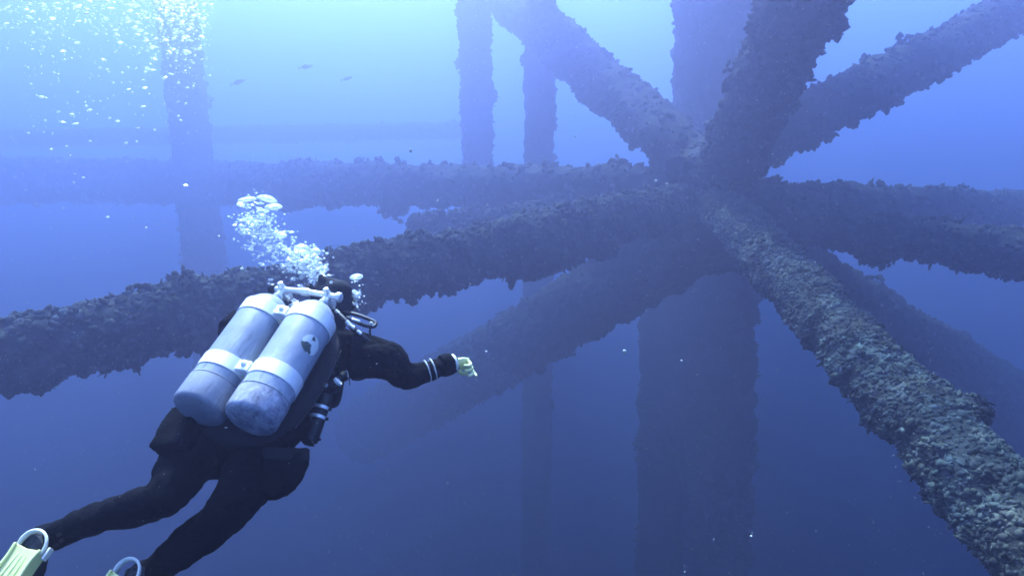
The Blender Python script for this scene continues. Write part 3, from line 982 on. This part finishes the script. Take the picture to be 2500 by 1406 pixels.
def build_hip():
    c = empty('light_canister', P(770, 1015, 2.72), 'long black canister with two white bands on the diver\'s right hip', 'canister')
    p, q = P(796, 962, 2.76), P(756, 1078, 2.66)
    along(p, q, [(.020, 0), (.030, .02), (.032, .06), (.032, .97), (.029, 1)], 22).part('case', M_RUBBER, c, world=True)
    d = q - p
    for t in (.30, .50):
        a, b = p + d * (t - .035), p + d * (t + .035)
        x = along(a, b, [(.0325, 0), (.0345, .1), (.0345, .9), (.0325, 1)], 24).part('band', M_CHROME, c, world=True)
        e = (p + d * t) + C3(.033, -.004, .006)
        o = Geo().slab([(-.012, -.006), (.012, -.006), (.012, .006), (-.012, .006)], Matrix.Translation(e) @ TOCAM.to_track_quat('Z', 'Y').to_matrix().to_4x4(), .006).part('buckle', M_RUBBER, x, smooth=False, bevel=.0015)
        o.location = -c.location
    along(p + d * .10 + C3(-.004, 0, .032), p + d * .24 + C3(-.004, 0, .032), [(.001, 0), (.003, .1), (.003, .9), (.001, 1)], 8).part('case_strip', M_STRIPE, c, world=True)
    along(q + C3(.03, .012, 0), q + C3(.046, .008, 0), [(.004, 0), (.006, .2), (.006, .8), (.003, 1)], 10).part('latch', M_RUBBER, c, world=True)
    h = empty('hip_hose', P(815, 945, 2.78), 'small black hose curl and light head hanging under the right armpit', 'hose')
    pts = [(800, 955, 2.77), (815, 962, 2.76), (827, 952, 2.76), (831, 935, 2.77), (824, 925, 2.78)]
    Geo().tube([P(*p_) for p_ in pts], [.0048] * 5, TOCAM, 8, 5).part('hose', M_RUBBER, h, world=True)
    along(P(795, 944, 2.77), P(846, 915, 2.8), [(.010, 0), (.017, .08), (.019, .45), (.015, .5), (.015, .75), (.022, .8), (.022, .97), (.015, 1)], 16).part('light_head', M_RUBBER, h, world=True)
    along(P(822, 934, 2.745), P(827, 929, 2.745), [(.008, 0), (.0205, .1), (.0205, .9), (.008, 1)], 16).part('collar_ring', M_STRIPE, h, world=True)
    along(P(794, 938, 2.745), P(797, 942, 2.735), [(.003, 0), (.008, .1), (.008, .9), (.003, 1)], 10).part('knob', M_STRIPE, h, world=True)
    k = empty('bungee_strap', P(853, 920, 2.85), 'thin dark strap end dangling under the right armpit', 'strap')
    Geo().tube([P(846, 900, 2.86), P(852, 912, 2.85), P(854, 940, 2.85)], [(.004, .0018)] * 3, TOCAM, 6, 4).part('webbing', M_WEB, k, world=True)
    Geo().tube([P(838, 915, 2.84), P(846, 905, 2.85), P(850, 920, 2.84), P(842, 925, 2.83)], [.0022] * 4, TOCAM, 6, 4, closed=True).part('bolt_snap', M_STRIPE, k, world=True)

build_shoulder()
build_hip()

# ------------------------------------------------------------------ fins
def fin(heel, toe_dir, sole_dir, label, width_dir=None):
    t = toe_dir.normalized()
    s = (sole_dir - t * sole_dir.dot(t)).normalized()
    wv = t.cross(s)
    M = Matrix((wv, t, s)).transposed()          # x across, y towards the blade tip, z out of the sole
    o = empty('swim_fin', heel + s * .045, label, 'fin', group='pair of swim fins')
    o.rotation_euler = M.to_euler()
    o.scale = (.8, .8, .8)
    hw = [(.012, .062), (.03, .058), (.07, .053), (.12, .055), (.17, .064), (.23, .078), (.27, .088)]
    ol = [(-x, y) for y, x in hw[::1]]
    outline = [(x, y) for y, x in hw] + [(-x, y) for y, x in reversed(hw)]
    outline.insert(0, (0, .020))
    g = Geo().slab(outline, Matrix.Identity(4), .010)
    g.part('foot_plate', M_FIN, o, smooth=False, bevel=.004)
    for x0, x1 in ((-.02, -.03), (.02, .03), (0, 0)):
        Geo().tube([(x0, .05, .0095), ((x0 + x1) / 2, .14, .0105), (x1, .26, .0095)], [.0035, .005, .0035], Vector((0, 0, 1)), 8, 4).part('plate_rib', M_FIN, o)
    # side walls of the foot pocket
    for sx in (-1, 1):
        vs, fs = [], []
        for y, x in hw:
            vs += [(sx * x, y, .012), (sx * (x + .004), y, -.055 * min(1, max(.3, 1.15 - abs(y - .12) * 3))), (sx * (x - .006), y, -.055 * min(1, max(.3, 1.15 - abs(y - .12) * 3))), (sx * (x - .008), y, .008)]
        n = len(hw)
        for i in range(n - 1):
            for k in range(4):
                k2 = (k + 1) % 4
                fs.append((i * 4 + k, i * 4 + k2, (i + 1) * 4 + k2, (i + 1) * 4 + k))
        fs += [(0, 1, 2, 3), tuple((n - 1) * 4 + k for k in (3, 2, 1, 0))]
        q = Geo(); q.add(vs, fs); q.part('pocket_side', M_FIN, o, smooth=False, bevel=.003)
        r = Geo().tube([(sx * .060, .015, .014), (sx * .054, .08, .016), (sx * .062, .16, .018), (sx * .09, .28, .016), (sx * .108, .45, .012), (sx * .113, .56, .006)], [.0075, .0075, .009, .010, .008, .005], Vector((0, 0, 1)), 10, 5)
        r.part('side_rail', M_FIN, o)
        b = Geo().slab([(-.016, -.026), (.016, -.026), (.016, .026), (-.016, .026)], Matrix.Translation((sx * .068, .012, -.028)) @ Matrix.Rotation(sx * math.pi / 2, 4, 'Y'), .012)
        b.part('strap_buckle', M_STRAP if sx < 0 else M_RUBBER, o, smooth=False, bevel=.003)
    # upper of the pocket
    up = []
    vs, fs = [], []
    for y in (.10, .15, .20, .25):
        for k in range(9):
            a = math.pi * k / 8
            vs.append((math.cos(a) * (.056 + (y - .1) * .12), y, -.048 - math.sin(a) * (.035 - (y - .1) * .18)))
    for i in range(3):
        for k in range(8):
            fs.append((i * 9 + k, i * 9 + k + 1, (i + 1) * 9 + k + 1, (i + 1) * 9 + k))
    q = Geo(); q.add(vs, fs)
    uo = q.part('pocket_upper', M_FIN, o)
    sm = uo.modifiers.new('thick', 'SOLIDIFY'); sm.thickness = .005
    # blade
    bo = [(.082, .26), (.103, .40), (.112, .56), (.085, .585), (0, .565), (-.085, .585), (-.112, .56), (-.103, .40), (-.082, .26)]
    Geo().slab(bo, Matrix.Translation((0, 0, .002)), .006).part('blade', M_FIN, o, smooth=False, bevel=.002)
    # heel strap
    pts = [(-.060, .022, -.012), (-.056, -.018, -.004), (-.036, -.048, .002), (0, -.060, .004), (.036, -.048, .002), (.056, -.018, -.004), (.060, .022, -.012)]
    st = Geo().tube(pts, [(.012, .005), (.012, .005), (.012, .0055), (.013, .006), (.015, .008), (.016, .009), (.014, .007)], Vector((0, 0, 1)), 12, 5)
    so = st.part('heel_strap', M_STRAP, o)
    Geo().tube([(x * 1.06, y * 1.07 if y < 0 else y, z + .008) for x, y, z in pts], [.0035] * 7, Vector((0, 0, 1)), 8, 5).part('strap_rib', M_STRAP, so)
    return o

fin(P(92, 1340, 2.37), C3(-.25, -.71, .62), C3(.05, .64, .76), 'pale yellow fin in the corner, its foot plate in view, on the diver\'s left foot')
fin(P(322, 1410, 2.36), C3(-.34, -.68, .60), C3(-.10, .64, .76), 'pale fin on the right foot, only its heel strap showing at the bottom edge')

# ------------------------------------------------------------------ bubbles
def bubble_material():
    m = bpy.data.materials.new('bubble')
    m.use_nodes = True
    n = m.node_tree
    n.nodes.clear()
    out = n.nodes.new('ShaderNodeOutputMaterial')
    gl = n.nodes.new('ShaderNodeBsdfGlossy'); gl.inputs['Roughness'].default_value = 0.12; gl.inputs['Color'].default_value = (0.95, 1, 1, 1)
    di = n.nodes.new('ShaderNodeBsdfDiffuse'); di.inputs['Color'].default_value = (0.82, 0.90, 0.90, 1)
    tr = n.nodes.new('ShaderNodeBsdfTransparent')
    lw = n.nodes.new('ShaderNodeLayerWeight'); lw.inputs['Blend'].default_value = 0.35
    m1 = n.nodes.new('ShaderNodeMixShader'); m1.inputs[0].default_value = 0.68
    m2 = n.nodes.new('ShaderNodeMixShader')
    mr = n.nodes.new('ShaderNodeMapRange'); mr.inputs['To Min'].default_value = 0.45; mr.inputs['To Max'].default_value = 1.0
    n.links.new(lw.outputs['Facing'], mr.inputs['Value'])
    n.links.new(mr.outputs[0], m2.inputs[0])
    tl = n.nodes.new('ShaderNodeBsdfTranslucent'); tl.inputs['Color'].default_value = (0.85, 0.93, 0.93, 1)
    ad = n.nodes.new('ShaderNodeMixShader'); ad.inputs[0].default_value = 0.5
    n.links.new(di.outputs[0], ad.inputs[1]); n.links.new(tl.outputs[0], ad.inputs[2])
    n.links.new(gl.outputs[0], m1.inputs[1]); n.links.new(ad.outputs[0], m1.inputs[2])
    n.links.new(tr.outputs[0], m2.inputs[1]); n.links.new(m1.outputs[0], m2.inputs[2])
    n.links.new(m2.outputs[0], out.inputs['Surface'])
    return m
M_BUB = bubble_material()

def bubble_mesh(seed, cap=False):
    g = Geo()
    g.ball((0, 0, 0), 1.0, seg=14, rings=9)
    me = g.mesh('bubble')
    n = len(me.vertices)
    co = np.empty(n * 3, dtype=np.float32); me.vertices.foreach_get('co', co)
    co = co.reshape(-1, 3).astype(float)
    co *= (1 + 0.16 * fbm(co * 1.5 + seed * 7, 2, 500 + seed))[:, None]
    if cap:
        low = co[:, 2] < 0
        co[low, 2] *= 0.35
    me.vertices.foreach_set('co', co.astype(np.float32).ravel())
    me.update()
    me.materials.append(M_BUB)
    return me
B_MESH = [bubble_mesh(k, k >= 3) for k in range(6)]

def bubble(px, py, d, wpx, hpx, label, group, k):
    """one bubble, wpx x hpx half-sizes in photograph pixels"""
    o = bpy.data.objects.new('bubble', B_MESH[k % 6])
    COL.objects.link(o)
    o.location = P(px, py, d)
    s = d / FPX
    o.scale = (wpx * s, wpx * s * random.uniform(.75, 1.0), hpx * s)
    o.rotation_euler = (random.uniform(-.25, .25), random.uniform(-.45, .15), random.uniform(0, 6.28))
    tag(o, label, 'bubble', group)

G1, G2, G3 = 'breath bubbles streaming up from the diver\'s head', 'bubbles drifting in the upper left corner', 'bubbles rising right of the hood'
L1 = 'medium white bubble crowded among the big domes of the breath stream'
L2 = 'bright bubble drifting in the upper left water'
L3 = 'white bubble rising close to the right side of the black hood'
big = [(603, 489, 22, 8, 'flat white bubble at the upper left end of the breath stream'), (652, 488, 24, 11, 'big white domed bubble at the top of the breath stream'),
       (588, 499, 11, 4, None), (668, 507, 21, 9, 'wide white bubble just under the topmost dome'), (640, 518, 16, 7, None), (608, 537, 12, 7, None), (590, 554, 8, 6, None),
       (684, 578, 15, 12, 'domed bubble halfway up the breath stream'), (737, 612, 22, 15, 'largest white bubble low in the breath stream'), (771, 619, 15, 14, 'round white bubble above the hood corner'),
       (716, 638, 11, 9, None), (740, 640, 14, 8, None), (792, 656, 9, 6, None), (722, 622, 12, 9, None), (768, 650, 12, 14, None), (752, 632, 14, 10, None), (775, 635, 9, 8, None)]
small_list = []
for i, (x, y, a, b, lab) in enumerate(big):
    bubble(x, y, 3.30 + 0.04 * (i % 3), a, b, lab or L1, G1, 3 + i % 3 if lab else i)
path = [(785, 668, 22), (768, 645, 34), (738, 628, 42), (700, 612, 55), (668, 585, 52), (648, 560, 48), (632, 530, 40), (632, 505, 38)]
def plume_point():
    i = random.randrange(len(path) - 1)
    t = random.random()
    x = path[i][0] + (path[i + 1][0] - path[i][0]) * t
    y = path[i][1] + (path[i + 1][1] - path[i][1]) * t
    s = path[i][2] + (path[i + 1][2] - path[i][2]) * t
    return x + random.gauss(0, s * .55) - abs(random.gauss(0, s * .25)), y + random.gauss(0, s * .5) + abs(random.gauss(0, 14)), 3.32 + random.gauss(0, .07)
pl = [(*plume_point(), 1.5 + 3.6 * random.random() ** 2) for _ in range(1000)]
def band(y):
    if y < 540:
        return 'small white bubble in the top part of the breath stream', 'small bubbles in the top of the breath stream'
    if y < 610:
        return 'small white bubble in the middle of the breath stream', 'small bubbles in the middle of the breath stream'
    return 'small white bubble low in the breath stream behind hood and manifold', 'small bubbles low in the breath stream'
def corner(x, y):
    if y > 230:
        return 'lone bright bubble below the upper left swarm', 'stray bubbles under the upper left swarm'
    if x > 350 and y < 70:
        return 'bright bubble at the top edge, densest part of the upper left swarm', 'bubbles at the top edge before the far leg'
    if x > 350 and y > 140:
        return 'bright bubble in the thinning foot of the swarm on the far leg', 'bubbles in the foot of the swarm'
    if x > 350:
        return 'bright bubble in the dense swarm in front of the faint far leg', 'bubble swarm in front of the far leg'
    return 'bright flat bubble left of the faint far leg in the upper left corner', 'bubbles left of the far leg'
pl.sort(key=lambda q: -q[3])
for i, (x, y, d, s) in enumerate(pl[:125]):
    bubble(x, y, d, s * 1.45, s * .68, *band(y), i)
for i, (x, y, a, b, lab) in enumerate([(870, 678, 16, 9, 'white domed bubble right of the hood, topmost of its string'), (866, 714, 9, 6, None), (872, 722, 13, 8, None), (870, 728, 9, 7, None), (876, 716, 6, 4, None), (868, 742, 6, 4, None)]):
    bubble(x, y, 3.1, a, b, lab or L3, G3, 3 + i)
for i in range(24):
    bubble(random.gauss(876, 9), random.uniform(684, 758), 3.1 + random.gauss(0, .03), random.uniform(1.6, 3.6), random.uniform(1.2, 2.4), L3, G3, i)
fld = []
for i in range(1500):
    u = random.random()
    if u < .45:
        x, y = random.gauss(425, 52), abs(random.gauss(0, 105)) - 12
    elif u < .82:
        x, y = random.uniform(-30, 500), abs(random.gauss(0, 70)) - 12
    else:
        x, y = random.uniform(60, 480), abs(random.gauss(0, 200))
    if y < 560 and x < 520:
        fld.append((x, y, random.uniform(3.2, 5.5), 1.2 + 3.6 * random.random() ** 3.0))
fld.sort(key=lambda q: -q[3])
for i, (x, y, d, s) in enumerate(fld[:128]):
    bubble(x, y, d, s * 1.6, s * .62, *corner(x, y), i)

def bubble_stuff(name, items, label, fx, fz):
    vs, fs = [], []
    n = len(items)
    V = np.empty((n, 12, 3))
    for i, (x, y, d, s) in enumerate(items):
        sc = s * d / FPX
        V[i] = ICO_V * np.array([sc * fx, sc, sc * fz]) + np.array(P(x, y, d))
    F = ICO_F[None] + (np.arange(n) * 12)[:, None, None]
    me = np_mesh(name, V.reshape(-1, 3), F.reshape(-1, 3))
    o = link(name, me, M_BUB)
    tag(o, label, None, None, 'stuff')
bubble_stuff('bubble_foam', pl[125:], 'froth of tiny breath bubbles in the stream above the tanks', 1.3, .8)
bubble_stuff('bubble_foam', fld[128:], 'scatter of tiny bubbles in the upper left water', 1.5, .7)

# ------------------------------------------------------------------ specks in the water
M_SPECK = mat('speck', (0.55, 0.58, 0.52), 0.7)
def specks():
    items = [(1003, 368, 4, 5), (1405, 333, 4, 3.2), (1525, 858, 3, 5), (1601, 441, 5, 3.5), (1628, 449, 5, 3), (1187, 858, 3, 3), (1068, 490, 5, 4), (1148, 693, 4, 2.5), (1834, 1308, 5, 3), (1664, 880, 5, 3), (410, 1260, 2.5, 2), (1190, 500, 5, 3)]
    for i in range(4200):
        d = random.uniform(1.2, 9)
        items.append((random.uniform(-50, 2550), random.uniform(-30, 1440), d, random.uniform(.4, 1.0) * (1.6 if random.random() < .06 else 1)))
    n = len(items)
    V = np.empty((n, 12, 3))
    R = rand_rot(n)
    for i, (x, y, d, s) in enumerate(items):
        sc = s * d / FPX
        V[i] = (ICO_V * np.array([sc, sc * .6, sc * 1.2])) @ R[i].T + np.array(P(x, y, d))
    F = ICO_F[None] + (np.arange(n) * 12)[:, None, None]
    o = link('drifting_specks', np_mesh('drifting_specks', V.reshape(-1, 3), F.reshape(-1, 3)), M_SPECK)
    tag(o, 'pale specks of plankton drifting in the water', None, None, 'stuff')
specks()

# ------------------------------------------------------------------ fish
M_FISH = mat('fish_skin', (0.05, 0.06, 0.07), 0.4, noise=(20, (0.035, 0.045, 0.055), (0.08, 0.09, 0.1)))
def fish(px, py, d, length, yaw, pitch, label):
    o = empty('fish', P(px, py, d), label, 'fish', 'small fish in the open water')
    o.rotation_euler = (0, -pitch, yaw)
    l = length
    Geo().tube([(l * .5, 0, 0), (l * .36, 0, l * .005), (l * .15, 0, l * .01), (-l * .12, 0, 0), (-l * .34, 0, 0)], [(.012 * l, .02 * l), (.055 * l, .085 * l), (.075 * l, .125 * l), (.055 * l, .095 * l), (.016 * l, .035 * l)], Vector((0, 1, 0)), 14, 4).part('body', M_FISH, o)
    for nm, ol in (('tail_fin', [(-.32, .02), (-.50, .13), (-.46, .0), (-.50, -.13), (-.32, -.02)]), ('dorsal_fin', [(.18, .10), (-.18, .06), (-.20, .11), (.08, .17)]), ('belly_fin', [(.05, -.10), (-.02, -.16), (-.15, -.12), (-.15, -.07)])):
        M = Matrix.Rotation(math.pi / 2, 4, 'X'); M.translation = Vector((0, .004 * l, 0))
        Geo().slab([(x * l, y * l) for x, y in ol], M, .008 * l).part(nm, M_FISH, o, smooth=False)
fish(746, 164, 36, .84, .35, .22, 'faint grey fish, topmost of the three in the pale water')
fish(580, 202, 35, .85, .5, .36, 'faint grey fish, leftmost of the three in the pale water')
fish(846, 193, 38, .75, .4, .33, 'faint grey fish, rightmost of the three in the pale water')

bpy.context.view_layer.update()
